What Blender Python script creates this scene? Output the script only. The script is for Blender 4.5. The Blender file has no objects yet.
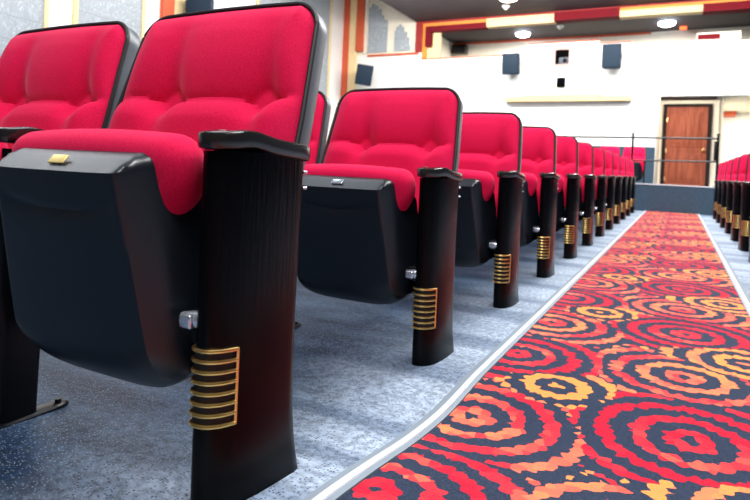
import bpy, bmesh, math, random
from mathutils import Vector, Matrix
random.seed(7)
C = bpy.context.scene.collection
PI = math.pi

# ------------------------------------------------------------------ materials
def new_mat(name):
    m = bpy.data.materials.new(name); m.use_nodes = True
    nt = m.node_tree; b = nt.nodes['Principled BSDF']
    return m, nt, b
def N(nt, t, **k):
    n = nt.nodes.new(t)
    for a, v in k.items():
        if a.startswith('i_'): n.inputs[int(a[2:])].default_value = v
        else: setattr(n, a, v)
    return n
def L(nt, a, b): nt.links.new(a, b)
def noise_bump(nt, b, scale, strength, dist=0.001, detail=3, vec=None):
    tc = N(nt, 'ShaderNodeTexCoord'); no = N(nt, 'ShaderNodeTexNoise'); no.inputs['Scale'].default_value = scale
    no.inputs['Detail'].default_value = detail
    L(nt, tc.outputs['Object'], no.inputs['Vector'])
    bu = N(nt, 'ShaderNodeBump'); bu.inputs['Strength'].default_value = strength; bu.inputs['Distance'].default_value = dist
    L(nt, no.outputs['Fac'], bu.inputs['Height']); L(nt, bu.outputs['Normal'], b.inputs['Normal'])
    return tc, no
def simple(name, col, rough=.5, metal=0, spec=.5, var=.06, vscale=6, bump=0, bscale=200):
    m, nt, b = new_mat(name)
    tc = N(nt, 'ShaderNodeTexCoord'); no = N(nt, 'ShaderNodeTexNoise'); no.inputs['Scale'].default_value = vscale
    L(nt, tc.outputs['Object'], no.inputs['Vector'])
    r = N(nt, 'ShaderNodeValToRGB')
    r.color_ramp.elements[0].position = .3; r.color_ramp.elements[1].position = .7
    r.color_ramp.elements[0].color = (*[c*(1-var) for c in col], 1)
    r.color_ramp.elements[1].color = (*[min(1, c*(1+var)) for c in col], 1)
    L(nt, no.outputs['Fac'], r.inputs['Fac']); L(nt, r.outputs['Color'], b.inputs['Base Color'])
    b.inputs['Roughness'].default_value = rough; b.inputs['Metallic'].default_value = metal
    b.inputs['Specular IOR Level'].default_value = spec
    if bump:
        n2 = N(nt, 'ShaderNodeTexNoise'); n2.inputs['Scale'].default_value = bscale
        L(nt, tc.outputs['Object'], n2.inputs['Vector'])
        bu = N(nt, 'ShaderNodeBump'); bu.inputs['Strength'].default_value = bump; bu.inputs['Distance'].default_value = .001
        L(nt, n2.outputs['Fac'], bu.inputs['Height']); L(nt, bu.outputs['Normal'], b.inputs['Normal'])
    return m
M = {}
M['black'] = simple('black_plastic', (.0015, .0022, .0035), .35, spec=.22, bump=.25, bscale=500)
M['pan'] = simple('seat_pan_plastic', (.0045, .008, .0125), .34, spec=.55, bump=.3, bscale=420)
M['shell'] = simple('back_shell_plastic', (.09, .11, .13), .4, spec=.8, bump=.4, bscale=350)
M['welt'] = simple('black_welt', (.004, .005, .008), .6)
M['cap'] = simple('armrest_gloss', (.012, .011, .010), .22, spec=.8)
M['metal_black'] = simple('black_metal', (.003, .004, .006), .28, metal=0, spec=.4)
M['void'] = simple('matt_black', (.001, .001, .0015), .9, spec=.05)
M['gold'] = simple('gold_metal', (1, .62, .20), .3, metal=1, var=.1)
M['chrome'] = simple('pale_metal', (.62, .70, .78), .25, metal=.8)
M['plate_gold'] = simple('number_plate_gold', (.85, .68, .25), .35, metal=.4)
M['white'] = simple('white_paint', (.86, .86, .84), .7, var=.02)
M['cream'] = simple('cream_paint', (.86, .66, .36), .7, var=.04)
M['pale_cream'] = simple('pale_cream_paint', (.88, .80, .66), .7, var=.03)
M['yellow'] = simple('warm_yellow_paint', (.88, .52, .14), .7, var=.04)
M['orange'] = simple('orange_paint', (.80, .27, .035), .6, var=.05)
M['salmon'] = simple('orange_red_paint', (.62, .10, .035), .6, var=.05)
M['darkred'] = simple('dark_red_paint', (.30, .012, .012), .6, var=.08)
M['maroon'] = simple('maroon_paint', (.15, .005, .012), .75, spec=.15, var=.08)
M['ceil'] = simple('dark_ceiling', (.038, .026, .032), .75, var=.15, vscale=.6)
M['navy'] = simple('navy_carpet_wall', (.030, .060, .095), .9, var=.35, vscale=60)
M['speaker'] = simple('speaker_blue_black', (.014, .028, .048), .7, spec=.2, bump=.5, bscale=300)
M['bracket'] = simple('bracket_grey', (.12, .14, .17), .45)
M['darkwood'] = simple('dark_jamb', (.02, .012, .012), .7, spec=.15)
M['tan'] = simple('tan_ledge', (.62, .44, .24), .7)
M['brass'] = simple('brass_knob', (.9, .6, .25), .3, metal=.9)
M['edge_grey'] = simple('edging_grey_vinyl', (.20, .245, .29), .45, var=.05)
M['edge_white'] = simple('edging_white_bead', (.62, .66, .70), .4, var=.03)
M['projector'] = simple('projector_grey', (.05, .06, .085), .5)
M['lens'] = simple('projector_glass', (.01, .012, .02), .1)

def fabric():
    m, nt, b = new_mat('red_fabric')
    tc = N(nt, 'ShaderNodeTexCoord')
    no = N(nt, 'ShaderNodeTexNoise'); no.inputs['Scale'].default_value = 300; no.inputs['Detail'].default_value = 4
    L(nt, tc.outputs['Object'], no.inputs['Vector'])
    r = N(nt, 'ShaderNodeValToRGB')
    r.color_ramp.elements[0].position = .25; r.color_ramp.elements[1].position = .8
    r.color_ramp.elements[0].color = (.52, .002, .042, 1); r.color_ramp.elements[1].color = (.74, .006, .078, 1)
    L(nt, no.outputs['Fac'], r.inputs['Fac']); L(nt, r.outputs['Color'], b.inputs['Base Color'])
    b.inputs['Roughness'].default_value = .85; b.inputs['Specular IOR Level'].default_value = .15
    b.inputs['Sheen Weight'].default_value = .22; b.inputs['Sheen Tint'].default_value = (1, .35, .55, 1)
    b.inputs['Sheen Roughness'].default_value = .45
    bu = N(nt, 'ShaderNodeBump'); bu.inputs['Strength'].default_value = .35; bu.inputs['Distance'].default_value = .0012
    L(nt, no.outputs['Fac'], bu.inputs['Height']); L(nt, bu.outputs['Normal'], b.inputs['Normal'])
    return m
M['fabric'] = fabric()

def panel_mat():   # black laminate with fine vertical grain; the lower part is smoother
    m, nt, b = new_mat('black_ribbed_panel')
    tc = N(nt, 'ShaderNodeTexCoord'); mp = N(nt, 'ShaderNodeMapping'); mp.inputs['Scale'].default_value = (260, 150, 7)
    L(nt, tc.outputs['Object'], mp.inputs['Vector'])
    no = N(nt, 'ShaderNodeTexNoise'); no.inputs['Scale'].default_value = 1; no.inputs['Detail'].default_value = 3
    L(nt, mp.outputs['Vector'], no.inputs['Vector'])
    sep = N(nt, 'ShaderNodeSeparateXYZ'); L(nt, tc.outputs['Object'], sep.inputs[0])
    gt = N(nt, 'ShaderNodeMapRange'); gt.inputs['From Min'].default_value = .26; gt.inputs['From Max'].default_value = .34
    L(nt, sep.outputs['Z'], gt.inputs['Value'])
    mu = N(nt, 'ShaderNodeMath', operation='MULTIPLY'); L(nt, no.outputs['Fac'], mu.inputs[0]); L(nt, gt.outputs[0], mu.inputs[1])
    bu = N(nt, 'ShaderNodeBump'); bu.inputs['Strength'].default_value = .9; bu.inputs['Distance'].default_value = .002
    L(nt, mu.outputs[0], bu.inputs['Height']); L(nt, bu.outputs['Normal'], b.inputs['Normal'])
    b.inputs['Base Color'].default_value = (.0012, .0012, .0016, 1)
    b.inputs['Roughness'].default_value = .27; b.inputs['Specular IOR Level'].default_value = .11
    return m
M['panel'] = panel_mat()

def floor_mat():
    m, nt, b = new_mat('speckled_blue_grey_floor')
    tc = N(nt, 'ShaderNodeTexCoord')
    def noise(scale, detail, sc=(1, 1, 1)):
        mp = N(nt, 'ShaderNodeMapping'); mp.inputs['Scale'].default_value = sc
        L(nt, tc.outputs['Object'], mp.inputs['Vector'])
        n = N(nt, 'ShaderNodeTexNoise'); n.inputs['Scale'].default_value = scale; n.inputs['Detail'].default_value = detail
        L(nt, mp.outputs['Vector'], n.inputs['Vector']); return n
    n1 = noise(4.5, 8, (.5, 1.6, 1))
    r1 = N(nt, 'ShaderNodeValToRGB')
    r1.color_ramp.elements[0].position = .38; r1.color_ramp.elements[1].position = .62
    r1.color_ramp.elements[0].color = (.014, .034, .075, 1); r1.color_ramp.elements[1].color = (.055, .095, .16, 1)  # row zone kept dark to carry the shade under the seats
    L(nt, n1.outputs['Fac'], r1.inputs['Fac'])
    # darker rows, paler aisle strip, wavering edge: seat shade put into the colour
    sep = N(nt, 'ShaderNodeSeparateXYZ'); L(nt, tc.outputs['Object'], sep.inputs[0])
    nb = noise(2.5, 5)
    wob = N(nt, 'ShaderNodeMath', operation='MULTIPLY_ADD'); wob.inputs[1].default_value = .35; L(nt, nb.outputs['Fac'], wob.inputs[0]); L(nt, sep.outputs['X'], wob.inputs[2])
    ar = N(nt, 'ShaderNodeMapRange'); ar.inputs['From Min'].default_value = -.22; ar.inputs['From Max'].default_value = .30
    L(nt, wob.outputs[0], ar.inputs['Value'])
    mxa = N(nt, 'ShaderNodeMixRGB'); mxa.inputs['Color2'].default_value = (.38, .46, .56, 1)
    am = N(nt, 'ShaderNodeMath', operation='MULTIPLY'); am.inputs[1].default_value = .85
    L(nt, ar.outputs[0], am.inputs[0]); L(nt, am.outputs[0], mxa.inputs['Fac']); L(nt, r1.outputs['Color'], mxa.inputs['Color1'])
    n2 = noise(1.7, 5, (.35, 2.2, 1))       # long scuffs along the rows
    r2 = N(nt, 'ShaderNodeValToRGB')
    r2.color_ramp.elements[0].position = .47; r2.color_ramp.elements[1].position = .58
    r2.color_ramp.elements[0].color = (1, 1, 1, 1); r2.color_ramp.elements[1].color = (.42, .47, .54, 1)
    L(nt, n2.outputs['Fac'], r2.inputs['Fac'])
    mx = N(nt, 'ShaderNodeMixRGB', blend_type='MULTIPLY'); mx.inputs['Fac'].default_value = .9
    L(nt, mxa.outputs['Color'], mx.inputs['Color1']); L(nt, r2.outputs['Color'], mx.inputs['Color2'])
    n4 = noise(55, 6); r4 = N(nt, 'ShaderNodeMapRange'); r4.inputs['From Min'].default_value = .35; r4.inputs['From Max'].default_value = .65; r4.inputs['To Min'].default_value = .62; r4.inputs['To Max'].default_value = 1.3
    L(nt, n4.outputs['Fac'], r4.inputs['Value']); m4 = N(nt, 'ShaderNodeVectorMath', operation='SCALE'); L(nt, mx.outputs['Color'], m4.inputs[0]); L(nt, r4.outputs[0], m4.inputs['Scale'])
    last = m4.outputs[0]
    for sc, thr, col, rnd in ((210, .20, (.24, .30, .38, 1), .74), (150, .22, (.02, .03, .055, 1), .74), (130, .04, (.5, .5, .52, 1), 1.12)):
        v = N(nt, 'ShaderNodeTexVoronoi'); v.inputs['Scale'].default_value = sc
        L(nt, tc.outputs['Object'], v.inputs['Vector'])
        lt = N(nt, 'ShaderNodeMapRange'); lt.inputs['From Min'].default_value = thr+.14; lt.inputs['From Max'].default_value = thr+.04
        L(nt, v.outputs['Distance'], lt.inputs['Value'])
        se = N(nt, 'ShaderNodeSeparateColor'); L(nt, v.outputs['Color'], se.inputs[0])
        g = N(nt, 'ShaderNodeMath', operation='GREATER_THAN'); g.inputs[1].default_value = rnd-.28; L(nt, se.outputs[0], g.inputs[0])
        mu = N(nt, 'ShaderNodeMath', operation='MULTIPLY'); L(nt, lt.outputs[0], mu.inputs[0]); L(nt, g.outputs[0], mu.inputs[1])
        mc = N(nt, 'ShaderNodeMixRGB'); mc.inputs['Color2'].default_value = col
        L(nt, mu.outputs[0], mc.inputs['Fac']); L(nt, last, mc.inputs['Color1']); last = mc.outputs['Color']
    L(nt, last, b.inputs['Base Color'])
    n3 = noise(45, 4); bu = N(nt, 'ShaderNodeBump'); bu.inputs['Strength'].default_value = .55; bu.inputs['Distance'].default_value = .004
    L(nt, n3.outputs['Fac'], bu.inputs['Height']); L(nt, bu.outputs['Normal'], b.inputs['Normal'])
    b.inputs['Roughness'].default_value = .45; b.inputs['Specular IOR Level'].default_value = .2
    return m
M['floor'] = floor_mat()

def carpet_mat():
    m, nt, b = new_mat('ringed_carpet')
    tc = N(nt, 'ShaderNodeTexCoord')
    vo = N(nt, 'ShaderNodeTexVoronoi'); vo.inputs['Scale'].default_value = 34; vo.voronoi_dimensions = '2D'; vo.inputs['Randomness'].default_value = .7
    L(nt, tc.outputs['Object'], vo.inputs['Vector'])
    # small fibre wander so tuft cells have soft edges
    nz = N(nt, 'ShaderNodeTexNoise'); nz.inputs['Scale'].default_value = 160; L(nt, tc.outputs['Object'], nz.inputs['Vector'])
    off = N(nt, 'ShaderNodeVectorMath', operation='MULTIPLY_ADD'); L(nt, nz.outputs['Color'], off.inputs[0])
    off.inputs[1].default_value = (.004, .004, 0); L(nt, tc.outputs['Object'], off.inputs[2]); L(nt, off.outputs[0], vo.inputs['Vector'])
    sep = N(nt, 'ShaderNodeSeparateXYZ'); L(nt, off.outputs[0], sep.inputs[0])
    sepq = N(nt, 'ShaderNodeSeparateXYZ'); L(nt, vo.outputs['Position'], sepq.inputs[0])
    P = 1.05
    centres = [(.22, 1.44, 1.0, 0., .45), (.71, 1.58, 1.05, 0., .0), (.37, 1.755, .62, .5, .95), (.20, 1.99, 1.0, .15, .15), (.70, 2.06, .95, 0., .45), (.88, 2.33, 1.0, .5, .85)]
    def math_(op, a, bb=None, c=None):
        n = N(nt, 'ShaderNodeMath', operation=op)
        for i, v in enumerate((a, bb, c)):
            if v is None: continue
            if isinstance(v, (int, float)): n.inputs[i].default_value = v
            else: L(nt, v, n.inputs[i])
        return n.outputs[0]
    best = bd = bc = None
    for cx, cy, w, ph, hue in centres:
        dx = math_('SUBTRACT', sep.outputs['X'], cx)
        dy = math_('WRAP', math_('SUBTRACT', sep.outputs['Y'], cy), P/2, -P/2)
        dist = math_('SQRT', math_('ADD', math_('MULTIPLY', dx, dx), math_('MULTIPLY', dy, dy)))
        qx = math_('SUBTRACT', sepq.outputs['X'], cx); qy = math_('WRAP', math_('SUBTRACT', sepq.outputs['Y'], cy), P/2, -P/2)
        met = math_('DIVIDE', math_('SQRT', math_('ADD', math_('MULTIPLY', qx, qx), math_('MULTIPLY', qy, qy))), w)
        dph = math_('ADD', dist, ph*.078)
        if best is None: best, bd, bc = met, dph, None; hv = N(nt, 'ShaderNodeValue'); hv.outputs[0].default_value = hue; bc = hv.outputs[0]
        else:
            f = math_('LESS_THAN', met, best)
            g = math_('SUBTRACT', 1, f)
            bd = math_('ADD', math_('MULTIPLY', dph, f), math_('MULTIPLY', bd, g))
            bc = math_('ADD', math_('MULTIPLY', f, hue), math_('MULTIPLY', bc, g))
            best = math_('MINIMUM', met, best)
    ring = math_('COSINE', math_('MULTIPLY', bd, 2*PI/.078))
    ringf = math_('LESS_THAN', ring, math_('MULTIPLY_ADD', vo.outputs['Distance'], -2.0, .78))
    idx = math_('FLOOR', math_('DIVIDE', bd, .078))
    # colour of each ring: centre hue + ring index + tuft noise
    ln = N(nt, 'ShaderNodeTexNoise'); ln.inputs['Scale'].default_value = 5; L(nt, vo.outputs['Position'], ln.inputs['Vector'])
    sc = N(nt, 'ShaderNodeSeparateColor'); L(nt, vo.outputs['Color'], sc.inputs[0])
    t = math_('ADD', math_('ADD', bc, .14), math_('MULTIPLY', math_('SINE', math_('MULTIPLY', idx, 2.1)), .16))
    t = math_('ADD', t, math_('MULTIPLY', math_('SUBTRACT', ln.outputs['Fac'], .5), 1.5))
    t = math_('ADD', t, math_('MULTIPLY', math_('SUBTRACT', sc.outputs[0], .5), .22))
    cr = N(nt, 'ShaderNodeValToRGB'); e = cr.color_ramp.elements
    e[0].position = .12; e[0].color = (.46, .006, .030, 1); e[1].position = .98; e[1].color = (.95, .28, .07, 1)
    x = e.new(.42); x.color = (.70, .028, .045, 1); x = e.new(.66); x.color = (.92, .17, .09, 1)
    L(nt, t, cr.inputs['Fac'])
    fine = N(nt, 'ShaderNodeTexNoise'); fine.inputs['Scale'].default_value = 350; fine.inputs['Detail'].default_value = 3; L(nt, tc.outputs['Object'], fine.inputs['Vector'])
    nv = N(nt, 'ShaderNodeValToRGB'); nv.color_ramp.elements[0].position = .3; nv.color_ramp.elements[1].position = .75
    nv.color_ramp.elements[0].color = (.006, .011, .028, 1); nv.color_ramp.elements[1].color = (.035, .055, .10, 1)
    L(nt, fine.outputs['Fac'], nv.inputs['Fac'])
    mx = N(nt, 'ShaderNodeMixRGB'); L(nt, ringf, mx.inputs['Fac']); L(nt, nv.outputs['Color'], mx.inputs['Color1']); L(nt, cr.outputs['Color'], mx.inputs['Color2'])
    fr = N(nt, 'ShaderNodeMapRange'); fr.inputs['From Min'].default_value = .3; fr.inputs['From Max'].default_value = .7; fr.inputs['To Min'].default_value = .82; fr.inputs['To Max'].default_value = 1.12
    L(nt, fine.outputs['Fac'], fr.inputs['Value'])
    m2 = N(nt, 'ShaderNodeVectorMath', operation='SCALE'); L(nt, mx.outputs['Color'], m2.inputs[0]); L(nt, fr.outputs[0], m2.inputs['Scale'])
    L(nt, m2.outputs[0], b.inputs['Base Color'])
    b.inputs['Roughness'].default_value = .95; b.inputs['Specular IOR Level'].default_value = .1
    b.inputs['Sheen Weight'].default_value = .22; b.inputs['Sheen Roughness'].default_value = .35
    bu = N(nt, 'ShaderNodeBump'); bu.inputs['Strength'].default_value = .6; bu.inputs['Distance'].default_value = .003
    L(nt, fine.outputs['Fac'], bu.inputs['Height']); L(nt, bu.outputs['Normal'], b.inputs['Normal'])
    return m
M['carpet'] = carpet_mat()

def marble_mat():
    m, nt, b = new_mat('grey_swirled_panel')
    tc = N(nt, 'ShaderNodeTexCoord'); mp = N(nt, 'ShaderNodeMapping'); mp.inputs['Scale'].default_value = (1, 1.6, .8)
    L(nt, tc.outputs['Object'], mp.inputs['Vector'])
    no = N(nt, 'ShaderNodeTexNoise'); no.inputs['Scale'].default_value = 2.6; no.inputs['Detail'].default_value = 3; no.inputs['Distortion'].default_value = 1.8
    L(nt, mp.outputs['Vector'], no.inputs['Vector'])
    w = N(nt, 'ShaderNodeMath', operation='PINGPONG'); w.inputs[1].default_value = .06
    L(nt, no.outputs['Fac'], w.inputs[0])
    r = N(nt, 'ShaderNodeValToRGB')
    r.color_ramp.elements[0].position = .0; r.color_ramp.elements[1].position = .012
    r.color_ramp.elements[0].color = (.62, .66, .70, 1); r.color_ramp.elements[1].color = (.34, .38, .42, 1)
    L(nt, w.outputs[0], r.inputs['Fac'])
    # faint horizontal joints
    sp = N(nt, 'ShaderNodeSeparateXYZ'); L(nt, tc.outputs['Object'], sp.inputs[0])
    pm = N(nt, 'ShaderNodeMath', operation='PINGPONG'); pm.inputs[1].default_value = .175; L(nt, sp.outputs['Z'], pm.inputs[0])
    ls = N(nt, 'ShaderNodeMath', operation='LESS_THAN'); ls.inputs[1].default_value = .008; L(nt, pm.outputs[0], ls.inputs[0])
    mx = N(nt, 'ShaderNodeMixRGB'); mx.inputs['Color2'].default_value = (.30, .33, .36, 1)
    L(nt, ls.outputs[0], mx.inputs['Fac']); L(nt, r.outputs['Color'], mx.inputs['Color1'])
    L(nt, mx.outputs['Color'], b.inputs['Base Color']); b.inputs['Roughness'].default_value = .6
    return m
M['marble'] = marble_mat()

def wood_mat():
    m, nt, b = new_mat('red_brown_door_wood')
    tc = N(nt, 'ShaderNodeTexCoord'); mp = N(nt, 'ShaderNodeMapping'); mp.inputs['Scale'].default_value = (14, 14, 1.2)
    L(nt, tc.outputs['Object'], mp.inputs['Vector'])
    no = N(nt, 'ShaderNodeTexNoise'); no.inputs['Scale'].default_value = 1.5; no.inputs['Detail'].default_value = 5
    L(nt, mp.outputs['Vector'], no.inputs['Vector'])
    r = N(nt, 'ShaderNodeValToRGB'); r.color_ramp.elements[0].position = .3; r.color_ramp.elements[1].position = .75
    r.color_ramp.elements[0].color = (.20, .045, .025, 1); r.color_ramp.elements[1].color = (.40, .11, .06, 1)
    L(nt, no.outputs['Fac'], r.inputs['Fac']); L(nt, r.outputs['Color'], b.inputs['Base Color'])
    b.inputs['Roughness'].default_value = .6; b.inputs['Specular IOR Level'].default_value = .2
    return m
M['wood'] = wood_mat()
def emit(name, col, s):
    m, nt, b = new_mat(name)
    b.inputs['Base Color'].default_value = (*col, 1)
    b.inputs['Emission Color'].default_value = (*col, 1); b.inputs['Emission Strength'].default_value = s
    return m
M['lamp'] = emit('lamp_glow', (.82, .90, 1), 40)
M['lamp_warm'] = emit('lamp_glow_warm', (1, .86, .62), 14)
M['lamp_red'] = emit('red_indicator_glow', (1, .12, .03), 3)

# ------------------------------------------------------------------ object helpers
def link(name, me, mat, parent=None, smooth=True):
    o = bpy.data.objects.new(name, me); C.objects.link(o)
    if mat: me.materials.append(M[mat])
    if smooth:
        for p in me.polygons: p.use_smooth = True
        try: me.set_sharp_from_angle(angle=math.radians(38))
        except Exception: pass
    if parent: o.parent = parent
    return o
def obj(name, bm, mat, parent=None, smooth=True):
    bmesh.ops.recalc_face_normals(bm, faces=bm.faces)
    me = bpy.data.meshes.new(name); bm.to_mesh(me); bm.free()
    return link(name, me, mat, parent, smooth)
def tag(o, label, cat, group=None, kind=None):
    if label: o['label'] = label
    if cat: o['category'] = cat
    if group: o['group'] = group
    if kind: o['kind'] = kind
    return o
def empty(name, loc, label, cat, group=None):
    o = bpy.data.objects.new(name, None); C.objects.link(o); o.location = loc; o.empty_display_size = .1
    return tag(o, label, cat, group)
def box(bm, x0, x1, y0, y1, z0, z1, bev=0):
    r = bmesh.ops.create_cube(bm, size=1, matrix=Matrix.Translation(((x0+x1)/2, (y0+y1)/2, (z0+z1)/2)) @ Matrix.Diagonal((abs(x1-x0), abs(y1-y0), abs(z1-z0), 1)))
    if bev:
        es = list({e for v in r['verts'] for e in v.link_edges})
        bmesh.ops.bevel(bm, geom=es, offset=bev, segments=3, affect='EDGES', profile=.5)
def boxobj(name, mat, parent, *a, bev=0):
    bm = bmesh.new(); box(bm, *a, bev=bev); return obj(name, bm, mat, parent)
def cyl(bm, p0, p1, r, seg=20, r2=None):
    p0, p1 = Vector(p0), Vector(p1); d = p1-p0
    q = d.to_track_quat('Z', 'Y').to_matrix().to_4x4()
    bmesh.ops.create_cone(bm, cap_ends=True, segments=seg, radius1=r, radius2=r if r2 is None else r2, depth=d.length, matrix=Matrix.Translation((p0+p1)/2) @ q)
def loft(bm, rings, cap=True):
    vs = [[bm.verts.new(p) for p in r] for r in rings]
    n = len(vs[0])
    for a, b in zip(vs[:-1], vs[1:]):
        for i in range(n): bm.faces.new((a[i], a[(i+1) % n], b[(i+1) % n], b[i]))
    if cap: bm.faces.new(vs[0][::-1]); bm.faces.new(vs[-1])
def catmull(pts, sub, closed=True):
    out = []; n = len(pts)
    rng = range(n if closed else n-1)
    for i in rng:
        if closed: p = [Vector(pts[(i+k-1) % n]) for k in range(4)]
        else: p = [Vector(pts[min(max(i+k-1, 0), n-1)]) for k in range(4)]
        for j in range(sub):
            t = j/sub
            out.append(.5*((2*p[1])+(-p[0]+p[2])*t+(2*p[0]-5*p[1]+4*p[2]-p[3])*t*t+(-p[0]+3*p[1]-3*p[2]+p[3])*t**3))
    if not closed: out.append(Vector(pts[-1]))
    return out
def tube(bm, path, r, seg=8):
    rings = []
    for i, p in enumerate(path):
        a = path[max(i-1, 0)]; b = path[min(i+1, len(path)-1)]
        t = (Vector(b)-Vector(a)).normalized(); up = Vector((0, 0, 1)) if abs(t.z) < .9 else Vector((1, 0, 0))
        s = t.cross(up).normalized(); u = s.cross(t)
        rings.append([Vector(p)+r*(math.cos(k*2*PI/seg)*s+math.sin(k*2*PI/seg)*u) for k in range(seg)])
    loft(bm, rings)

# ------------------------------------------------------------------ the cinema seat
# local frame: aisle side x = 0, seat body towards -x, y grows to the rear, z up
XB, HW = -.299, .247           # backrest centre, half width
BZ0, BY0 = .36, .150           # bottom of backrest
BT = Vector((0, .32, 1)).normalized()          # up along the reclined back
BN = Vector((0, -1, .32)).normalized()         # out of the cushion
BL = (.8986-BZ0)/BT.z
def back_hw(t, extra=0, r=.062):               # half width at distance t up the back
    hw = HW+extra; top = BL+extra
    hw += .078*min(BL-.06-t, .24) if t < BL-.06 else 0
    d = t-(top-r)
    if d > 0: hw = hw-r+math.sqrt(max(r*r-d*d, 0))
    return hw
def back_h(x, t, e):
    edge = 1-(1-min(e/.075, 1))**2
    h = .026*math.sqrt(max(edge, 0))+.004
    x = x-.034; ax = abs(x); xt = .128; tc = .340 + (.006*math.cos(x/xt*PI/2) if ax < xt else .012*math.sin(min((ax-xt)/.10, 1)*PI/2))
    dv = t-tc
    inner = min(max(edge, 0), 1)
    if dv > 0:     # upper panel: soft lobes separated by channels that fade upwards
        ch = math.exp(-((ax-xt)/.030)**2)*math.exp(-dv/.085)
        lobes = math.exp(-((ax-xt)/.075)**2)*math.exp(-dv/.12)
        h += inner*(.012*(1-math.exp(-dv/.05)) - .036*ch - .016*lobes)
        h += inner*.008*math.sin(min(dv/.17, 1)*PI)
    else:          # lower lumbar roll
        k = -dv
        ch = math.exp(-((ax-xt)/.030)**2)*math.exp(-k/.06)
        lobes = math.exp(-((ax-xt)/.055)**2)*math.exp(-k/.09)
        h += inner*(.032*(1-math.exp(-k/.022))*math.exp(-max(k-.05, 0)/.16) - .026*ch - .010*lobes)
    h -= inner*.004*math.exp(-(dv/.012)**2)
    h -= inner*.020*math.exp(-(((ax-xt)/.020)**2+(dv/.020)**2))
    return h
def make_back(root):
    bm = bmesh.new(); NU, NV = 90, 84
    grid = []
    for j in range(NV+1):
        s = j/NV; t = BL*(1-(1-s)**1.35) if False else BL*s
        if j > NV-14: t = BL-(.0+((NV-j)/14)**1.6)*BL*14/NV
        hw = back_hw(t)-.003
        row = []
        for i in range(NU+1):
            u = -1+2*i/NU; u = math.sin(u*PI/2)*.35+u*.65
            x = u*hw
            e = min(hw-abs(x), BL-t)
            crown = .006*(1-(x/HW)**2)*(t/BL)**4
            p = Vector((XB+x, BY0, BZ0))+BT*(t+crown)+BN*max(back_h(x, t, e), .001)
            row.append(bm.verts.new(p))
        grid.append(row)
    for j in range(NV):
        for i in range(NU): bm.faces.new((grid[j][i], grid[j][i+1], grid[j+1][i+1], grid[j+1][i]))
    # close behind
    per = [grid[0][i] for i in range(NU+1)]+[grid[j][NU] for j in range(1, NV+1)]+[grid[NV][i] for i in range(NU-1, -1, -1)]+[grid[j][0] for j in range(NV-1, 0, -1)]
    bk = [bm.verts.new(v.co-BN*.012) for v in per]; n = len(per)
    for i in range(n): bm.faces.new((per[i], bk[i], bk[(i+1) % n], per[(i+1) % n]))
    bmesh.ops.remove_doubles(bm, verts=bm.verts, dist=1e-5)
    o = obj('backrest_cushion', bm, 'fabric', root)
    def outline(extra, depth, bulge=0):
        pts = []; n1 = 14; r = .062+extra
        top = BL+extra; hw = HW+extra
        tp = lambda t: .078*max(0, min(BL-.06-t, .24))
        seq = [(-hw-tp(t), t) for t in (0, top*.2, top*.35, top*.55, top*.7, top*.8)]+[(-hw, top-r)]
        for k in range(1, n1): a = PI-k/n1*PI/2; seq.append((-hw+r+r*math.cos(a), top-r+r*math.sin(a)))
        for k in range(0, 13): seq.append((-hw+r+(2*hw-2*r)*k/12, top))
        for k in range(1, n1): a = PI/2-k/n1*PI/2; seq.append((hw-r+r*math.cos(a), top-r+r*math.sin(a)))
        seq += [(hw, top-r)]+[(hw+tp(t), t) for t in (top*.8, top*.7, top*.55, top*.35, top*.2, 0)]
        for (x, t) in seq:
            crown = .006*(1-min(abs(x)/HW, 1)**2)*(t/BL)**4
            dep = depth-bulge*(1-(x/hw)**2)
            pts.append(Vector((XB+x, BY0, BZ0))+BT*(t+crown)+BN*dep)
        return pts
    bm = bmesh.new()
    loft(bm, [outline(-.010, -.016), outline(-.001, .008), outline(.004, .009), outline(.006, .003), outline(.006, -.026, .004), outline(.0, -.036, .012), outline(-.05, -.046, .02)])
    obj('back_shell', bm, 'shell', root)
    bm = bmesh.new(); path = outline(.003, .0095)
    tube(bm, path, .0055, 8); obj('edge_welt', bm, 'welt', root)

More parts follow.
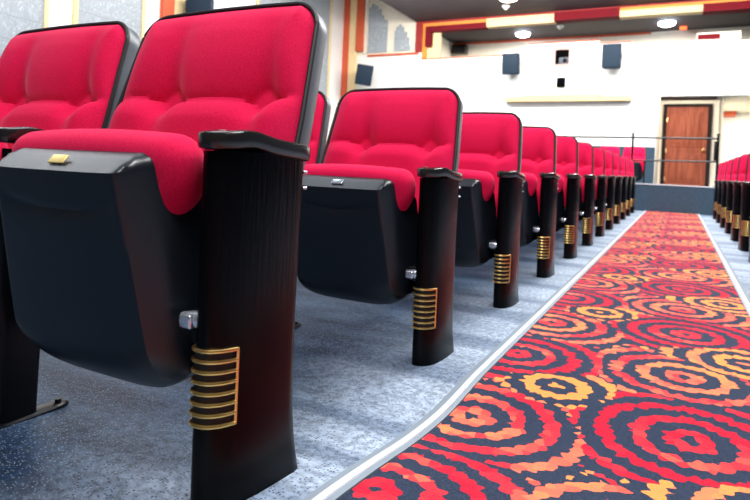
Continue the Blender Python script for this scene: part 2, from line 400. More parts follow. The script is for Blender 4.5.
# tipped-up seat
ST = Vector((0, -.22, 1)).normalized(); SN = Vector((0, -1, -.22)).normalized()   # up the pan, out of the pan
SX = -.319
SO = Vector((SX, .053, .161))          # middle of the pan's lower rim, on its back plane
def make_seat(root, plate):
    bm = bmesh.new(); NU, NV = 60, 56; H = .425; D = .055
    g = []
    for j in range(NV+1):
        v = j/NV
        row = []
        for i in range(NU+1):
            u = -1+2*i/NU; u = math.sin(u*PI/2)*.4+u*.6
            hw = .212-.030*v
            r = .025; d = v*H-(H-r)
            if d > 0: hw -= r-math.sqrt(max(r*r-d*d, 0))
            x = u*hw
            b0 = .045*abs(u)**4.5            # curved lower rim
            t = b0+(H-b0)*v
            eside = max(hw-abs(x), 0); etop = max(H-t, 0); ebot = max(t-b0, 0)
            f = min(1, eside/.028)*1.0; ft = min(1, etop/.022); fb = 1-(1-min(1, ebot/.09))**2
            h = D*min(f**.8, ft**.9)*(.25+.75*fb)
            h += .012*(1-u*u)*fb*min(ft, 1)*(1-v)
            arc = .352-.020*(1-min(abs(x)/.15, 1)**2)
            if abs(x) < .15: h -= .006*math.exp(-((t-arc)/.007)**2)*(1-(abs(x)/.15)**4)
            if abs(x) < .15 and t < arc: h -= .003*min(1, (arc-t)/.01)*(1-(abs(x)/.15)**6)*max(0, 1-(arc-t)/.05)
            row.append(bm.verts.new(SO+Vector((x, 0, 0))+ST*t+SN*h))
        g.append(row)
    for j in range(NV):
        for i in range(NU): bm.faces.new((g[j][i], g[j][i+1], g[j+1][i+1], g[j+1][i]))
    per = [g[0][i] for i in range(NU+1)]+[g[j][NU] for j in range(1, NV+1)]+[g[NV][i] for i in range(NU-1, -1, -1)]+[g[j][0] for j in range(NV-1, 0, -1)]
    def wing(p):      # the plastic shell wraps back round the cushion, deeper towards the hinge
        t = (p-SO).dot(ST); f = max(0, min(1, (.425-t)/.09)); f = f*f*(3-2*f)
        q = p-SN*(.01+.085*f); q.x += math.copysign(.028*f, p.x-SX) if abs(p.x-SX) > .1 else 0
        return q
    bk = [bm.verts.new(wing(v.co)) for v in per]; n = len(per)
    for i in range(n): bm.faces.new((per[i], bk[i], bk[(i+1) % n], per[(i+1) % n]))
    bm.faces.new(bk)
    bmesh.ops.remove_doubles(bm, verts=bm.verts, dist=1e-5)
    pan = obj('seat_pan', bm, 'pan', root)
    # number plate on the sloping top rim
    bm = bmesh.new(); box(bm, -.020, .020, -.009, .009, -.001, .0022, .001)
    nrm = (SN*.6+ST*.8).normalized(); yv = nrm.cross(Vector((1, 0, 0))).normalized()
    mt = Matrix((Vector((1, 0, 0)), yv, nrm)).transposed().to_4x4(); mt.translation = SO+ST*(.4165)+SN*.034+Vector((0, 0, 0))
    bm.transform(mt); np_ = obj('number_plate', bm, plate, pan); np_['label'] = 'small metal seat number plate'
    # cushion
    bm = bmesh.new(); n = 26; hx, hy, hz, r = .232, .046, .212, .044
    bmesh.ops.create_cube(bm, size=2); bmesh.ops.subdivide_edges(bm, edges=bm.edges, cuts=n, use_grid_fill=True)
    for v in bm.verts:
        q = Vector([math.sin(c*PI/2)*.3+c*.7 for c in v.co])
        p = Vector((q.x*hx, q.y*hy, q.z*hz))
        inn = Vector((max(-hx+r, min(hx-r, p.x)), max(-hy+r, min(hy-r, p.y)), max(-hz+r, min(hz-r, p.z))))
        dd = p-inn
        if dd.length > 1e-6: p = inn+dd.normalized()*r
        p.z += .010*(1-(p.x/hx)**2) if p.z > 0 else 0
        s = math.exp(-((abs(p.x)-.185)/.0035)**2)
        if p.z > hz-.06: p.z -= .0035*s
        tt = p.z+.234; f = max(0, min(1, (tt-.27)/.11)); f = f*f*(3-2*f); p.x *= .80+.19*f
        v.co = SO+Vector((p.x, 0, 0))+ST*tt-SN*(p.y+.050)
    obj('seat_cushion', bm, 'fabric', root)
    # hinge arms below the cushion
    for sx in (-1, 1):
        bm = bmesh.new(); cyl(bm, (SX+sx*.195, .06, .275), (SX+sx*.243, .045, .28), .018); box(bm, SX+sx*.225-.008, SX+sx*.225+.008, .03, .17, .262, .30, .004)
        obj('hinge_arm', bm, 'metal_black', root)
    bm = bmesh.new(); box(bm, SX-.235, SX+.235, .12, .15, .268, .294, .003)
    for sx in (-1, 1): box(bm, SX+sx*.16-.012, SX+sx*.16+.012, .135, .175, .27, .42, .003)
    obj('cross_rail', bm, 'metal_black', root)

PROF = [(-.069, .035), (-.068, .012), (-.056, .0), (-.034, .003), (-.016, .024), (-.005, .062), (0, .115), (0, .165), (-.003, .197), (-.014, .211), (-.045, .213), (-.067, .206), (-.069, .15)]
def panel_ring(z):
    k = max(0, 1-(z+.03)/.16); mid = math.sin(max(0, min(1, (z-.05)/.5))*PI)
    out = []
    for q in catmull([(a, b, 0) for a, b in PROF], 5):
        x, y = q.x, q.y
        y2 = y+(.022*k*k-.006*mid)*max(0, (y-.05)/.16)
        x2 = x+.008*k*k*((x+.07)/.07)
        out.append(Vector((x2, y2, z)))
    return out
def make_cap(bm, prof, zc, grow=.006, yext=.016):
    ring = catmull([(a, b, 0) for a, b in prof], 5); n = len(ring)
    cx = sum(q.x for q in ring)/n; cy = sum(q.y for q in ring)/n
    def mk(g, zoff):
        out = []
        for i, q in enumerate(ring):
            t = (ring[(i+2) % n]-ring[i-2]).normalized(); nn = Vector((t.y, -t.x, 0))
            if nn.x*(q.x-cx)*9+nn.y*(q.y-cy) < 0: nn = -nn
            y = q.y+nn.y*g; x = q.x+nn.x*g
            y += yext*max(0, (y-.1)/.11)
            out.append(Vector((x, y, zc(y)+zoff)))
        return out
    loft(bm, [mk(-.004, -.030), mk(grow-.002, -.027), mk(grow, -.022), mk(grow, -.006), mk(grow-.0015, -.002), mk(grow-.005, 0), mk(-.006, .001)])
def capz(y): return .616+.006*math.exp(-((y-.055)/.035)**2)-.013*max(0, min(1, (y-.04)/.18))**1.1
def make_end_panel(root):
    bm = bmesh.new()
    loft(bm, [panel_ring(z) for z in (-.03, 0, .01, .03, .06, .1, .15, .2, .26, .32, .38, .44, .5, .55, .586)])
    pn = obj('end_panel', bm, 'panel', root)
    bm = bmesh.new(); make_cap(bm, PROF, capz, .010, .005); obj('armrest', bm, 'cap', root)
    # step light: dark inset, gold bars curving round the front
    base = catmull([(a, b, 0) for a, b in PROF], 12)
    i0, i1 = 10, 54                      # from the inner front round to the aisle face
    def path(z, off):
        pts = []
        for i in range(i0, i1+1):
            p = base[i]; t = (base[i+1]-base[i-1]).normalized(); n = Vector((t.y, -t.x, 0))
            if n.dot(p-Vector((-.04, .11, 0))) < 0: n = -n
            pts.append(Vector((p.x, p.y, z))+n*off)
        return pts
    bm = bmesh.new(); a = path(.115, .0012); b = path(.242, .0012); c = path(.115, -.004); d_ = path(.242, -.004)
    va, vb, vc, vd = [[bm.verts.new(p) for p in q] for q in (a, b, c, d_)]
    for i in range(len(a)-1):
        bm.faces.new((va[i], va[i+1], vb[i+1], vb[i])); bm.faces.new((vc[i], vd[i], vd[i+1], vc[i+1]))
        bm.faces.new((va[i], vc[i], vc[i+1], va[i+1])); bm.faces.new((vb[i], vb[i+1], vd[i+1], vd[i]))
    for k in (0, -1): bm.faces.new((va[k], vb[k], vd[k], vc[k]))
    lens = obj('step_light_inset', bm, 'welt', pn)
    bm = bmesh.new()
    for k in range(8): tube(bm, path(.118+k*.0173, .004)[::2], .0031, 8)
    e = path(0, .004)[-1]; tube(bm, [Vector((e.x, e.y, .116)), Vector((e.x, e.y, .18)), Vector((e.x, e.y, .241))], .0024, 8)
    gr = obj('step_light_grille', bm, 'gold', pn); gr['label'] = 'gold eight-bar aisle light grille'
    for z in (.555, .525):
        bm = bmesh.new(); cyl(bm, (-.006, .206, z), (-.003, .2135, z), .0028, 12); obj('screw', bm, 'chrome', pn)
    bm = bmesh.new(); cyl(bm, (-.060, .02, .282), (-.098, .008, .280), .0155, 20, .0125)
    box(bm, -.097, -.070, -.004, .03, .268, .292, .005)
    pv = obj('hinge_cover', bm, 'chrome', root); pv['label'] = 'pale grey hinge cover'
    bm = bmesh.new(); cyl(bm, (-.07, .1, .28), (-.095, .1, .28), .02); box(bm, -.095, -.069, .03, .20, .255, .30, .004); box(bm, -.095, -.069, .16, .205, .255, .46, .004)
    obj('side_bracket', bm, 'metal_black', root)
MIDP = [(-.060, .03), (-.058, .004), (-.042, -.008), (-.026, .004), (-.024, .03), (-.024, .10), (-.026, .19), (-.036, .21), (-.048, .21), (-.058, .19), (-.060, .10)]
def make_standard(root):
    bm = bmesh.new()
    rings = []
    for z, y0, y1, w in ((.008, .012, .088, .013), (.03, .010, .088, .013), (.15, .004, .092, .013), (.27, .0, .11, .014), (.34, .0, .18, .015), (.45, .0, .20, .015), (.575, .0, .205, .015)):
        cx = -.042; pts = []
        for k in range(16):
            a = k/16*2*PI; ca, sa = math.cos(a), math.sin(a)
            ex = lambda c: math.copysign(abs(c)**.5, c)
            pts.append(Vector((cx+w*ex(ca), (y0+y1)/2+(y1-y0)/2*ex(sa), z)))
        rings.append(pts)
    loft(bm, rings); st = obj('standard', bm, 'black', root)
    bm = bmesh.new(); make_cap(bm, MIDP, capz, .004, .01); obj('armrest', bm, 'cap', root)
    bm = bmesh.new(); pts = []
    for k in range(32):
        a = k/32*2*PI; y = .06+(.105 if True else 0)*math.cos(a); 
        pts.append((-.042+.021*math.copysign(abs(math.sin(a))**.6, math.sin(a)), y))
    loft(bm, [[Vector((x, y, 0)) for x, y in pts], [Vector((x, y, .007)) for x, y in pts], [Vector((-.042+(x+.042)*.8, .06+(y-.06)*.96, .010)) for x, y in pts]])
    fp = obj('foot_plate', bm, 'metal_black', st)
    for y in (-.022, .142):
        bm = bmesh.new(); cyl(bm, (-.042, y, .008), (-.042, y, .018), .0075, 6); obj('bolt', bm, 'metal_black', st)
    bm = bmesh.new(); cyl(bm, (-.042, .03, .18), (-.042, -.0, .18), .003, 8); obj('screw', bm, 'chrome', st)
    bm = bmesh.new(); cyl(bm, (-.05, .1, .28), (-.095, .1, .28), .02); box(bm, -.095, -.055, .04, .20, .258, .298, .004); box(bm, -.085, -.06, .16, .205, .255, .46, .004)
    obj('side_bracket', bm, 'metal_black', root)

def make_chair(aisle, plate):
    root = empty('cinema_seat', (0, 0, 0), 'x', 'seat')
    make_back(root); make_seat(root, plate)
    (make_end_panel if aisle else make_standard)(root)
    return root
def tree_copy(o, parent=None, memo=None):
    c = o.copy(); C.objects.link(c)
    if memo is not None and o.data:
        if o.data.name not in memo:
            me = o.data.copy(); me.transform(Matrix.Scale(-1, 4, (1, 0, 0))); me.flip_normals(); memo[o.data.name] = me
        c.data = memo[o.data.name]
    if parent: c.parent = parent
    for ch in o.children: tree_copy(ch, c, memo)
    return c

Y1, YR2, PITCH = .7136, 1.6969, .9144
ORD = ['', 'first', 'second', 'third', 'fourth', 'fifth', 'sixth', 'seventh', 'eighth', 'ninth', 'tenth', 'eleventh', 'twelfth']
def row_pos(k): return (.0347, Y1, .045) if k == 1 else (0, YR2+PITCH*(k-2), 0)
W = .5573
AP = make_chair(True, 'plate_gold')
AP2 = None
GL = 'red cinema seats left of the aisle'; GR = 'red cinema seats right of the aisle'
def setup(o, loc, label, group):
    o.location = loc; o['label'] = label; o['category'] = 'seat'; o['group'] = group
setup(AP, row_pos(1), 'largest red cinema seat, nearest the camera, black aisle panel with gold grille at bottom left', GL)
BP = make_chair(False, 'plate_gold')
x, y, z = row_pos(1)
setup(BP, (x-W, y, z), 'red tufted cinema seat at the left edge of the photo, beside the nearest seat', GL)
for k in range(2, 13):
    x, y, z = row_pos(k)
    c = tree_copy(AP)
    lab = {2: 'red aisle-end cinema seat directly behind the largest one, whole seat back in view',
           12: 'red cinema seat at the aisle end of the last left row, against the navy step'}.get(k, 'aisle-end red cinema seat in the left block, %s row back from the camera' % ORD[k])
    setup(c, (x, y, z), lab, GL)
# pale number plate on the second row
for o in bpy.data.objects:
    if o.name.startswith('number_plate') and o.parent and o.parent.parent and abs(o.parent.parent.location.y-YR2) < .01:
        o.data = o.data.copy(); o.data.materials[0] = M['chrome']
c = tree_copy(BP); x, y, z = row_pos(2)
setup(c, (x-W, y, z), 'red cinema seat seen as a sliver behind the right edge of the largest seat', GL)
# in the nearest seat the light grille and hinge cover sit a little higher on the panel
def up(o):
    if o.name.split('.')[0] in ('step_light_inset', 'step_light_grille', 'hinge_cover'): o.location.z += .026
    for ch in o.children: up(ch)
up(AP)
for k in range(3, 13):
    c = tree_copy(BP); x, y, z = row_pos(k)
    setup(c, (x-W, y, z), 'second red seat in from the aisle, hidden behind the left aisle-end seats', GL)
memo = {}
for k in range(6, 13):
    c = tree_copy(AP, None, memo)
    yy = row_pos(k)[1]-.14
    lab = {6: 'red cinema seat cut off at the right edge, nearest in the right block',
           12: 'red cinema seat at the aisle end of the farthest right row, beside the navy step'}.get(k, 'aisle-end red cinema seat in the right block, %s from the right edge of the photo' % ORD[k-5])
    setup(c, (1.165, yy, 0), lab, GR)

# seats up on the cross aisle, facing the camera
for i, xx in enumerate((-.02, -.535)):
    c = tree_copy(BP)
    for ch in c.children:
        pass
    setup(c, (xx+.05, 13.7, .37), ['red cinema seat on the raised rear level behind the railing, nearer the door',
                        'red cinema seat on the raised rear level behind the railing, farther from the door'][i], 'red seats on the raised rear level')
    c.scale = (.88, .9, .98)

# ------------------------------------------------------------------ floor, carpet, edging
ZP = [(-9, .05), (.80, .05), (.905, .040), (1.045, .024), (1.2, .002), (1.4, -.012), (1.55, -.007), (1.68, 0), (30, 0)]
def zf(y):
    for (a, za), (b, zb) in zip(ZP[:-1], ZP[1:]):
        if a <= y <= b:
            t = (y-a)/(b-a); return za+(zb-za)*t
    return 0
ZT = None
def zfs(y): return sum(zf(y+d) for d in (-.07, -.035, 0, .035, .07))/5 if .5 < y < 1.9 else zf(y)
ys = [-4, -1, 0, .4]+[.5+.03*i for i in range(48)]+[2.2, 3, 5, 8, 12.0]
def strip(name, mat, xs_z, kind=None):    # cross-section of (x, z) swept along the aisle following the floor
    bm = bmesh.new(); g = []
    for y in ys:
        g.append([bm.verts.new((x, y, zfs(y)+z)) for x, z in xs_z])
    for a, b in zip(g[:-1], g[1:]):
        for i in range(len(xs_z)-1): bm.faces.new((a[i], a[i+1], b[i+1], b[i]))
    return obj(name, bm, mat)
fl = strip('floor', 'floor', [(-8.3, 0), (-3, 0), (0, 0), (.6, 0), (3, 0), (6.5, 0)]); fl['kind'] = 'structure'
cp = strip('carpet_runner', 'carpet', [(.166, .0005), (.167, .007), (.4, .007), (.7, .007), (.965, .007), (.966, .0005)])
tag(cp, 'long red, orange and navy ringed carpet runner down the aisle floor', 'carpet')
for sgn, x0, nm, lb in ((1, .166, 'left', 'pale grey edging strip with white bead, left of the ringed carpet'), (-1, .966, 'right', 'pale grey edging strip with white bead, right of the ringed carpet')):
    r = empty('edging_strip', (x0, 0, 0), lb, 'edging')
    def prof(a): return sorted([(x0-sgn*q, zz) for q, zz in a])
    o = strip('vinyl_base', 'edge_grey', prof([(.0005, .0005), (.001, .009), (.012, .0105), (.030, .009), (.052, .004), (.054, .0005)])); o.parent = r; o.matrix_parent_inverse = Matrix.Translation((-x0, 0, 0))
    o = strip('white_bead', 'edge_white', prof([(.013, .008), (.015, .013), (.022, .0155), (.029, .013), (.031, .008)])); o.parent = r; o.matrix_parent_inverse = Matrix.Translation((-x0, 0, 0))

# ------------------------------------------------------------------ room shell
def struct(name, mat, boxes, bev=0):
    bm = bmesh.new()
    for b in boxes: box(bm, *b, bev=bev)
    o = obj(name, bm, mat, None, smooth=bool(bev)); o['kind'] = 'structure'; return o
def poly_struct(name, mat, pts, y0, y1, kind='structure', parent=None):   # extrude an (x, z) outline between y0 and y1
    bm = bmesh.new()
    a = [bm.verts.new((x, y0, z)) for x, z in pts]; b = [bm.verts.new((x, y1, z)) for x, z in pts]
    n = len(pts); bm.faces.new(a); bm.faces.new(b[::-1])
    for i in range(n): bm.faces.new((a[i], b[i], b[(i+1) % n], a[(i+1) % n]))
    o = obj(name, bm, mat, parent, smooth=False)
    if kind: o['kind'] = kind
    return o
YW = 15.0
XR = 6.5
# raised rear level: low navy front wall, deck behind
struct('trim_1', 'navy', [(-8.27, XR, 11.82, 11.94, 0, .485)])
struct('trim_2', 'edge_white', [(-8.27, XR, 11.81, 11.95, .485, .502)])
struct('floor_rear', 'navy', [(-8.27, XR, 11.94, 24, .25, .37)])
# rear wall (white, stepped top) with the opening for the door recess
poly_struct('wall_rear', 'white', [(-8.27, .3), (.143, .3), (.143, 2.49), (XR, 2.49), (XR, 3.69), (-.486, 3.69), (-.486, 3.77), (-1.185, 3.77), (-1.185, 3.845), (-2.885, 3.845), (-2.885, 3.72), (-3.52, 3.72), (-3.52, 3.60), (-5.80, 3.60), (-5.80, 3.79), (-8.27, 3.79)], YW, YW+.18)
poly_struct('wall_upper_left', 'pale_cream', [(-8.35, 3.79), (-5.98, 3.79), (-5.98, 4.608), (-7.005, 5.335), (-8.35, 6.28)], YW+.02, YW+.18)
struct('trim_3', 'salmon', [(-7.48, -5.88, YW-.04, YW+.06, 3.735, 3.79)])
struct('trim_4', 'salmon', [(-5.80, -3.52, YW-.02, YW+.19, 3.585, 3.612)])
struct('trim_5', 'salmon', [(-2.885, -1.185, YW-.03, YW+.19, 3.845, 3.866)])
struct('trim_6', 'salmon', [(-1.185, -.486, YW-.03, YW+.19, 3.77, 3.79)])
struct('trim_7', 'pale_cream', [(-.486, .868, YW-.03, YW+.19, 3.69, 3.706)])
struct('baseboard_rear', 'navy', [(-5.6, .135, YW-.03, YW, .37, 1.318)])
# corner pilaster
struct('trim_8', 'salmon', [(-8.27, -8.085, YW-.12, YW-.001, .37, 6.2)])
struct('trim_9', 'cream', [(-8.085, -7.83, YW-.08, YW-.001, .37, 6.0)])
struct('trim_10', 'salmon', [(-7.83, -7.60, YW-.14, YW-.001, 3.90, 5.9)])
struct('trim_11', 'pale_cream', [(-7.60, -7.50, YW-.06, YW+.02, 3.83, 5.7)])
# stepped grey wall niches
def stepped(pts, label):
    r = poly_struct('stepped_wall_panel', 'marble', pts, YW-.02, YW+.019, None)
    return tag(r, label, 'panel', 'stepped grey wall panels')
stepped([(-7.49, 3.85), (-7.49, 5.16), (-7.42, 5.16), (-7.42, 5.25), (-7.33, 5.25), (-7.30, 5.19), (-7.22, 5.19), (-7.22, 5.08), (-7.10, 5.08), (-7.10, 4.90), (-7.02, 4.90), (-7.02, 4.76), (-6.92, 4.76), (-6.88, 4.70), (-6.88, 3.85)], 'tall stepped grey panel high on the left part of the rear wall')
stepped([(-6.64, 3.86), (-6.64, 4.44), (-6.60, 4.44), (-6.60, 4.54), (-6.52, 4.54), (-6.52, 4.60), (-6.44, 4.60), (-6.44, 4.52), (-6.36, 4.52), (-6.36, 4.38), (-6.26, 4.38), (-6.26, 4.22), (-6.19, 4.22), (-6.19, 4.02), (-6.15, 3.98), (-6.15, 3.86)], 'shorter stepped grey panel beside the dark red post, right of the tall one')
# header beam over the gallery opening
struct('trim_12', 'darkred', [(-5.975, -5.777, YW-.06, YW+.2, 3.80, 4.62), (-5.777, -.8, YW-.04, YW+.2, 4.565, 4.62)])
struct('trim_13', 'orange', [(-5.777, -5.66, YW-.03, YW+.2, 3.62, 4.565), (-5.66, -3.99, YW-.03, YW+.2, 4.46, 4.565)])
struct('trim_14', 'maroon', [(-5.66, -3.985, YW-.12, YW+.15, 4.315, 4.46), (-5.66, -5.50, YW-.12, YW+.15, 3.93, 4.315)])
struct('trim_15', 'cream', [(-3.985, -2.25, YW-.05, YW+.2, 4.35, 4.565)])
struct('trim_16', 'maroon', [(-2.25, -.76, YW-.14, YW+.2, 4.365, 4.565)])
struct('trim_17', 'cream', [(-.76, .96, YW-.08, YW+.2, 4.355, 4.50)])
struct('trim_18', 'orange', [(-.76, XR, YW-.10, YW+.2, 4.50, 4.565)])
struct('trim_19', 'maroon', [(.96, XR, YW-.14, YW+.2, 4.325, 4.50)])
struct('trim_20', 'darkred', [(-.8, XR, YW-.04, YW+.2, 4.565, 4.62)])
struct('trim_21', 'cream', [(-5.66, -5.30, YW+.05, YW+.18, 3.62, 4.46)])
# gallery behind
struct('wall_gallery_left', 'pale_cream', [(-6.05, -5.93, YW+.2, 17.8, 3.3, 4.62)])
struct('wall_gallery_rear', 'pale_cream', [(-6.05, XR, 17.8, 17.95, 2.9, 4.62)])
struct('trim_22', 'salmon', [(-5.93, -.2, 17.76, 17.8, 4.545, 4.60)])
struct('floor_gallery', 'navy', [(-6.05, XR, YW+.18, 17.8, 3.0, 3.1)])
struct('ceiling_gallery', 'ceil', [(-6.05, XR, YW+.2, 17.95, 4.6, 4.68)])
# main ceiling with the rising part on the left
poly_struct('ceiling', 'ceil', [(XR, 4.62), (-5.97, 4.62), (-7.005, 5.345), (-8.4, 6.33), (-8.4, 6.45), (-7.0, 5.46), (-5.95, 4.74), (XR, 4.74)], -4, YW+.2)
struct('wall_left', 'white', [(-8.42, -8.27, -4, YW+.18, 0, 6.34)])
struct('wall_right', 'navy', [(XR, XR+.15, -4, 24, 0, 4.74)])
# left wall dressing
def wall_panel(y0, y1, label):
    r = empty('wall_panel', (-8.27, (y0+y1)/2, 1.2), label, 'panel', 'tall grey panels on the left wall')
    bm = bmesh.new(); box(bm, 0, .03, y0-(y0+y1)/2, y1-(y0+y1)/2, 0, 5.0); obj('panel_face', bm, 'marble', r, False)
    bm = bmesh.new(); h = (y1-y0)/2
    for s in (-1, 1): box(bm, 0, .06, s*h-.035, s*h+.035, 0, 5.0)
    obj('frame', bm, 'cream', r, False)
wall_panel(3.2, 5.80, 'swirled grey wall panel at the far left edge of the photo')
wall_panel(6.30, 7.66, 'swirled grey wall panel above the gap between the two nearest seats')
wall_panel(10.9, 14.1, 'swirled grey wall panel seen past the right side of the nearest seat')
struct('trim_23', 'salmon', [(-8.27, -8.17, 8.07, 8.34, 0, 6.3)])
struct('trim_24', 'cream', [(-8.27, -8.20, 8.34, 8.90, 0, 6.3)])
# ledge
struct('trim_25', 'tan', [(-3.36, -.42, YW-.18, YW, 2.38, 2.50)])
struct('trim_26', 'tan', [(-2.95, -1.05, YW-.18, YW, 2.50, 2.54)])
# recess with door, corridor to its right
struct('wall_recess_left', 'pale_cream', [(.02, .143, YW+.18, 17.5, .3, 2.80)])
struct('wall_recess_rear', 'pale_cream', [(.02, 1.50, 17.5, 17.6, .37, 2.80)])
struct('ceiling_recess', 'pale_cream', [(.02, XR, YW+.18, 23, 2.80, 2.88)])
struct('trim_27', 'darkwood', [(.143, 1.42, 17.1, 17.45, 2.68, 2.80)])
struct('wall_corridor', 'white', [(1.50, XR, 22, 22.1, .37, 2.80)])
struct('wall_corridor_left', 'pale_cream', [(1.50, 1.60, 17.6, 22, .37, 2.80)])
struct('trim_28', 'salmon', [(1.62, 2.15, 21.5, 22, 2.67, 2.79)])
struct('door_frame_1', 'darkwood', [(.212, .30, 17.40, 17.5, .37, 2.58), (1.25, 1.345, 17.40, 17.5, .37, 2.58), (.30, 1.25, 17.40, 17.5, 2.50, 2.58)])
bm = bmesh.new(); box(bm, .30, 1.25, 17.43, 17.49, .38, 2.50)
for x0, x1, z0, z1 in ((.40, 1.15, 1.45, 2.36), (.40, 1.15, .52, 1.30)):
    box(bm, x0, x1, 17.418, 17.432, z0, z1, .006)
    box(bm, x0+.09, x1-.09, 17.408, 17.42, z0+.09, z1-.09, .006)
door = obj('door_1', bm, 'wood', None); door['kind'] = 'structure'
bm = bmesh.new(); cyl(bm, (1.185, 17.43, 1.39), (1.185, 17.39, 1.39), .018); bmesh.ops.create_uvsphere(bm, u_segments=20, v_segments=12, radius=.038, matrix=Matrix.Translation((1.185, 17.36, 1.39)))
cyl(bm, (1.185, 17.432, 1.39), (1.185, 17.424, 1.39), .045); obj('door_knob', bm, 'brass', door)
for z in (2.16, 1.35, .60):
    boxobj('hinge', 'brass', door, .29, .325, 17.405, 17.43, z-.05, z+.05)
# booth window and small openings on the rear wall (framed boxes standing on the wall face)
r = empty('projection_window', (-2.03, YW, 3.26), 'small framed projection window high on the white rear wall, between the two speakers', 'window')
bm = bmesh.new()
for b in ((-.20, .20, -.05, .0, .40, .44), (-.20, .20, -.05, .0, 0, .04), (-.20, -.165, -.05, 0, .04, .40), (.165, .20, -.05, 0, .04, .40)): box(bm, *b)
fr = obj('window_frame', bm, 'salmon', r, False); fr.data.materials[0] = simple('pink_brown_frame', (.62, .38, .33), .6)
boxobj('dark_opening', 'void', r, -.165, .165, -.012, 0, .04, .40)
r = empty('projector', (-1.99, YW-.012, 3.305), 'grey projector filling the lower part of the small framed window', 'projector')
boxobj('housing', 'projector', r, -.115, .115, -.030, 0, 0, .17, bev=.012)
bm = bmesh.new(); cyl(bm, (.03, -.028, .085), (.03, -.045, .085), .052, 28); obj('lens', bm, 'lens', r)
bm = bmesh.new(); box(bm, -.095, .095, -.07, 0, 0, .23, .004); box(bm, -.075, .075, -.078, -.068, .02, .21, .002)
o = obj('wall_box', bm, 'void', None); o.location = (-2.03, YW, 2.745)
tag(o, 'small black box on the white wall under the projection window', 'wall box')
# gallery-edge box with maroon slot
r = empty('vent_box', (1.29, YW-.03, 3.695), 'cream framed box with a dark maroon slot at the right top of the rear wall', 'vent')
bm = bmesh.new()
for b in ((-.42, .42, -.02, .2, 0, .03), (-.42, .42, -.02, .2, .15, .185), (-.42, -.405, -.02, .2, .03, .15), (.03, .42, -.03, .2, .03, .15)): box(bm, *b)
obj('frame', bm, 'pale_cream', r, False)
boxobj('slot', 'maroon', r, -.405, .03, .0, .15, .03, .15)
# ------------------------------------------------------------------ speakers
def speaker(loc, w, h, d, rz, rx, label, ry=0):
    r = empty('wall_speaker', loc, label, 'speaker', 'black speakers on the walls')
    r.rotation_euler = (rx, ry, rz)
    bm = bmesh.new()
    pts = [(-w/2, -d/2), (w/2, -d/2), (w*.40, d/2), (-w*.40, d/2)]
    loft(bm, [[Vector((x, y, z)) for x, y in pts] for z in (-h/2, h/2)])
    bmesh.ops.bevel(bm, geom=bm.edges[:], offset=.012, segments=2, affect='EDGES')
    obj('cabinet', bm, 'speaker', r)
    boxobj('grille', 'speaker', r, -w*.46, w*.46, -d/2-.014, -d/2+.002, -h*.47, h*.47, bev=.008)
    bm = bmesh.new(); cyl(bm, (0, d/2, 0), (0, d/2+.10, 0), .03); box(bm, -.06, .06, d/2+.09, d/2+.115, -.09, .09, .005); box(bm, w*.40, w*.5, -.04, .04, -.05, .05, .01)
    obj('bracket', bm, 'bracket', r)
speaker((-3.20, YW-.30, 3.31), .42, .52, .30, 0, math.radians(8), 'blue-black wall speaker tilted down, left of the projection window')
speaker((-.85, YW-.30, 3.39), .42, .55, .30, 0, math.radians(3), 'blue-black wall speaker right of the projection window')
speaker((-7.30, 14.45, 3.13), .46, .56, .36, math.radians(38), math.radians(10), 'blue-black speaker angled out from the corner beside the orange pilaster', math.radians(5))
speaker((-7.88, 8.75, 3.46), .50, .62, .38, math.radians(25), math.radians(6), 'black speaker high on the left wall, peeking over the nearest seat back')
o = boxobj('gallery_speaker', 'metal_black', None, -5.86, -5.42, 17.5, 17.80, 4.22, 4.50, bev=.01)
tag(o, 'black box speaker inside the upper gallery at the left', 'speaker')
# ------------------------------------------------------------------ lights on the ceilings
def downlight(loc, rad, mat, label, grp='ceiling downlights'):
    r = empty('downlight', loc, label, 'light', grp)
    bm = bmesh.new(); cyl(bm, (0, 0, 0), (0, 0, -.02), rad*1.1, 28, rad*1.05); obj('housing', bm, 'white', r)
    bm = bmesh.new(); bmesh.ops.create_uvsphere(bm, u_segments=24, v_segments=10, radius=rad, matrix=Matrix.Translation((0, 0, -.03)) @ Matrix.Diagonal((1, 1, .45, 1))); obj('bulb', bm, mat, r)  # bulb oversized to stand in for the bloom around the lamp
downlight((-3.508, 16.95, 4.6), .2, 'lamp', 'bright white downlight in the dark gallery ceiling, above the left rear speaker')
downlight((.204, 16.75, 4.6), .2, 'lamp', 'bright white downlight in the dark gallery ceiling, above the door')
downlight((-3.0, 13.35, 4.62), .22, 'lamp_warm', 'warm round ceiling light cut off by the top edge of the photo')
def small_fix(loc, label, mat='white'):
    bm = bmesh.new(); cyl(bm, (0, 0, 0), (0, 0, -.03), .10, 24, .09); cyl(bm, (0, 0, -.03), (0, 0, -.085), .06, 24, .04)
    o = obj('smoke_detector', bm, mat, None); o.location = loc; tag(o, label, 'detector', 'small white ceiling fittings')
small_fix((-3.263, 14.14, 4.62), 'small white fitting on the main dark ceiling near the top edge')
small_fix((-2.385, 16.41, 4.6), 'small white fitting on the gallery ceiling under the maroon beam')
o = boxobj('red_indicator', 'lamp_red', None, .50, .66, 17.35, 17.40, 4.52, 4.60, bev=.005)
tag(o, 'small glowing red-orange indicator at the gallery ceiling', 'indicator light')

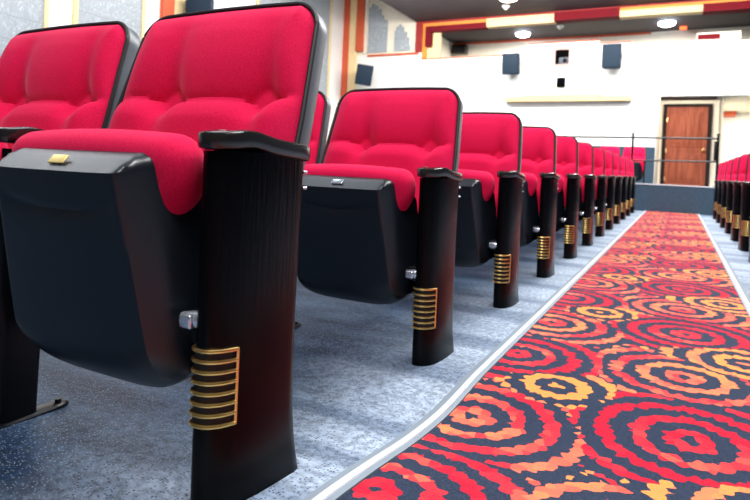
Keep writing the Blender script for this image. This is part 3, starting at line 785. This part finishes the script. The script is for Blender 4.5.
# ------------------------------------------------------------------ railing on the raised front
r = empty('railing', (.54, 11.88, .50), 'thin black metal guard railing on the navy step, in front of the door', 'railing')
for xx in (-.135-.54, 1.235-.54):
    bm = bmesh.new(); cyl(bm, (xx, 0, 0), (xx, 0, .91), .020, 16); cyl(bm, (xx, 0, 0), (xx, 0, .012), .05, 20); bmesh.ops.create_uvsphere(bm, u_segments=14, v_segments=8, radius=.024, matrix=Matrix.Translation((xx, 0, .915)))
    obj('post', bm, 'metal_black', r)
bm = bmesh.new(); cyl(bm, (-6, 0, .825), (.695, 0, .845), .017, 14); obj('top_rail', bm, 'metal_black', r)
bm = bmesh.new(); cyl(bm, (-.675, 0, .42), (.695, 0, .44), .014, 14); obj('middle_rail', bm, 'metal_black', r)
for xx in (-2.3, -4.2, -5.9):
    bm = bmesh.new(); cyl(bm, (xx, 0, 0), (xx, 0, .83), .018, 14); obj('post', bm, 'metal_black', r)
boxobj('gate_latch', 'metal_black', r, .635, .68, -.03, .03, .46, .80, bev=.006)

# ------------------------------------------------------------------ light
def area(name, loc, size, power, col, rot=(0, 0, 0), sy=None):
    d = bpy.data.lights.new(name, 'AREA'); d.energy = power; d.color = col; d.shape = 'RECTANGLE'; d.size = size; d.size_y = sy or size
    o = bpy.data.objects.new(name, d); C.objects.link(o); o.location = loc; o.rotation_euler = rot
    return o
area('aisle_lights', (.9, 5.5, 4.5), 1.0, 640, (1, .98, .98), sy=9)
area('far_aisle_fill', (.6, 9.8, 4.4), 1.2, 260, (1, .98, .98), sy=3)  # extra unseen lamp added to lift the far rows and carpet
area('left_fill', (-2.9, 3.4, 4.5), 1.3, 60, (.86, .93, 1), sy=4)  # unseen lamp added for the gleam on the seat pans' top rims
area('far_left_fill', (-6.2, 2.4, 4.5), 1.8, 150, (.9, .95, 1), sy=4)  # added out of view so the nearest pan's top rim catches a reflection
area('front_fill', (.6, -.6, 4.3), 1.4, 200, (1, .97, .98), (math.radians(12), 0, 0), sy=1.0)  # unseen overhead fill added to light the seat backs
area('rear_wall_fill', (-1.5, 12.2, 4.4), 9, 620, (1, .97, .92), (math.radians(38), 0, 0), sy=.6)  # fill without a fixture, added to whiten the rear wall
area('left_wall_fill', (-6.2, 7.5, 4.5), .8, 270, (1, .98, .95), (0, math.radians(50), 0), sy=9)  # fill without a fixture, added to brighten the left wall
area('gallery_lights', (-2, 16.6, 4.5), 6, 160, (1, .95, .88), sy=.8)
area('corridor_light', (3, 20, 2.75), 2, 260, (1, .93, .8))
area('recess_fill', (.75, 15.7, 2.66), .8, 60, (1, .93, .82), (math.radians(40), 0, 0), sy=.5)  # unseen fill added and tilted to brighten the door surround
w = bpy.data.worlds.new('world'); bpy.context.scene.world = w; w.use_nodes = True
bg = w.node_tree.nodes['Background']; bg.inputs[0].default_value = (.72, .84, 1, 1); bg.inputs[1].default_value = .05

# ------------------------------------------------------------------ camera
cam = bpy.data.cameras.new('camera'); co = bpy.data.objects.new('camera', cam); C.objects.link(co)
F, yaw, roll, pitch = 589.0, .4762, .04367, .0141
cam.sensor_fit = 'HORIZONTAL'; cam.sensor_width = 36; cam.lens = F/750*36
cam.shift_y = -(250-173.65)/750
c_, s_ = math.cos(yaw), math.sin(yaw); cp_, sp_ = math.cos(pitch), math.sin(pitch); cr, sr = math.cos(roll), math.sin(roll)
right = Vector((c_, s_, 0)); f0 = Vector((-s_, c_, 0)); u0 = Vector((0, 0, 1))
fwd = f0*cp_-u0*sp_; up = u0*cp_+f0*sp_
R2 = right*cr+up*sr; U2 = up*cr-right*sr
mw = Matrix((R2, U2, -fwd)).transposed().to_4x4(); mw.translation = (.6543, 0, .6184)
co.matrix_world = mw
cam.clip_start = .02; cam.clip_end = 100
cam.dof.use_dof = True; cam.dof.focus_distance = 1.35; cam.dof.aperture_fstop = 5.6
sc = bpy.context.scene; sc.camera = co
sc.view_settings.view_transform = 'Standard'; sc.view_settings.look = 'None'
sc.view_settings.gamma = 1; sc.view_settings.use_curve_mapping = False; sc.view_settings.exposure = 0
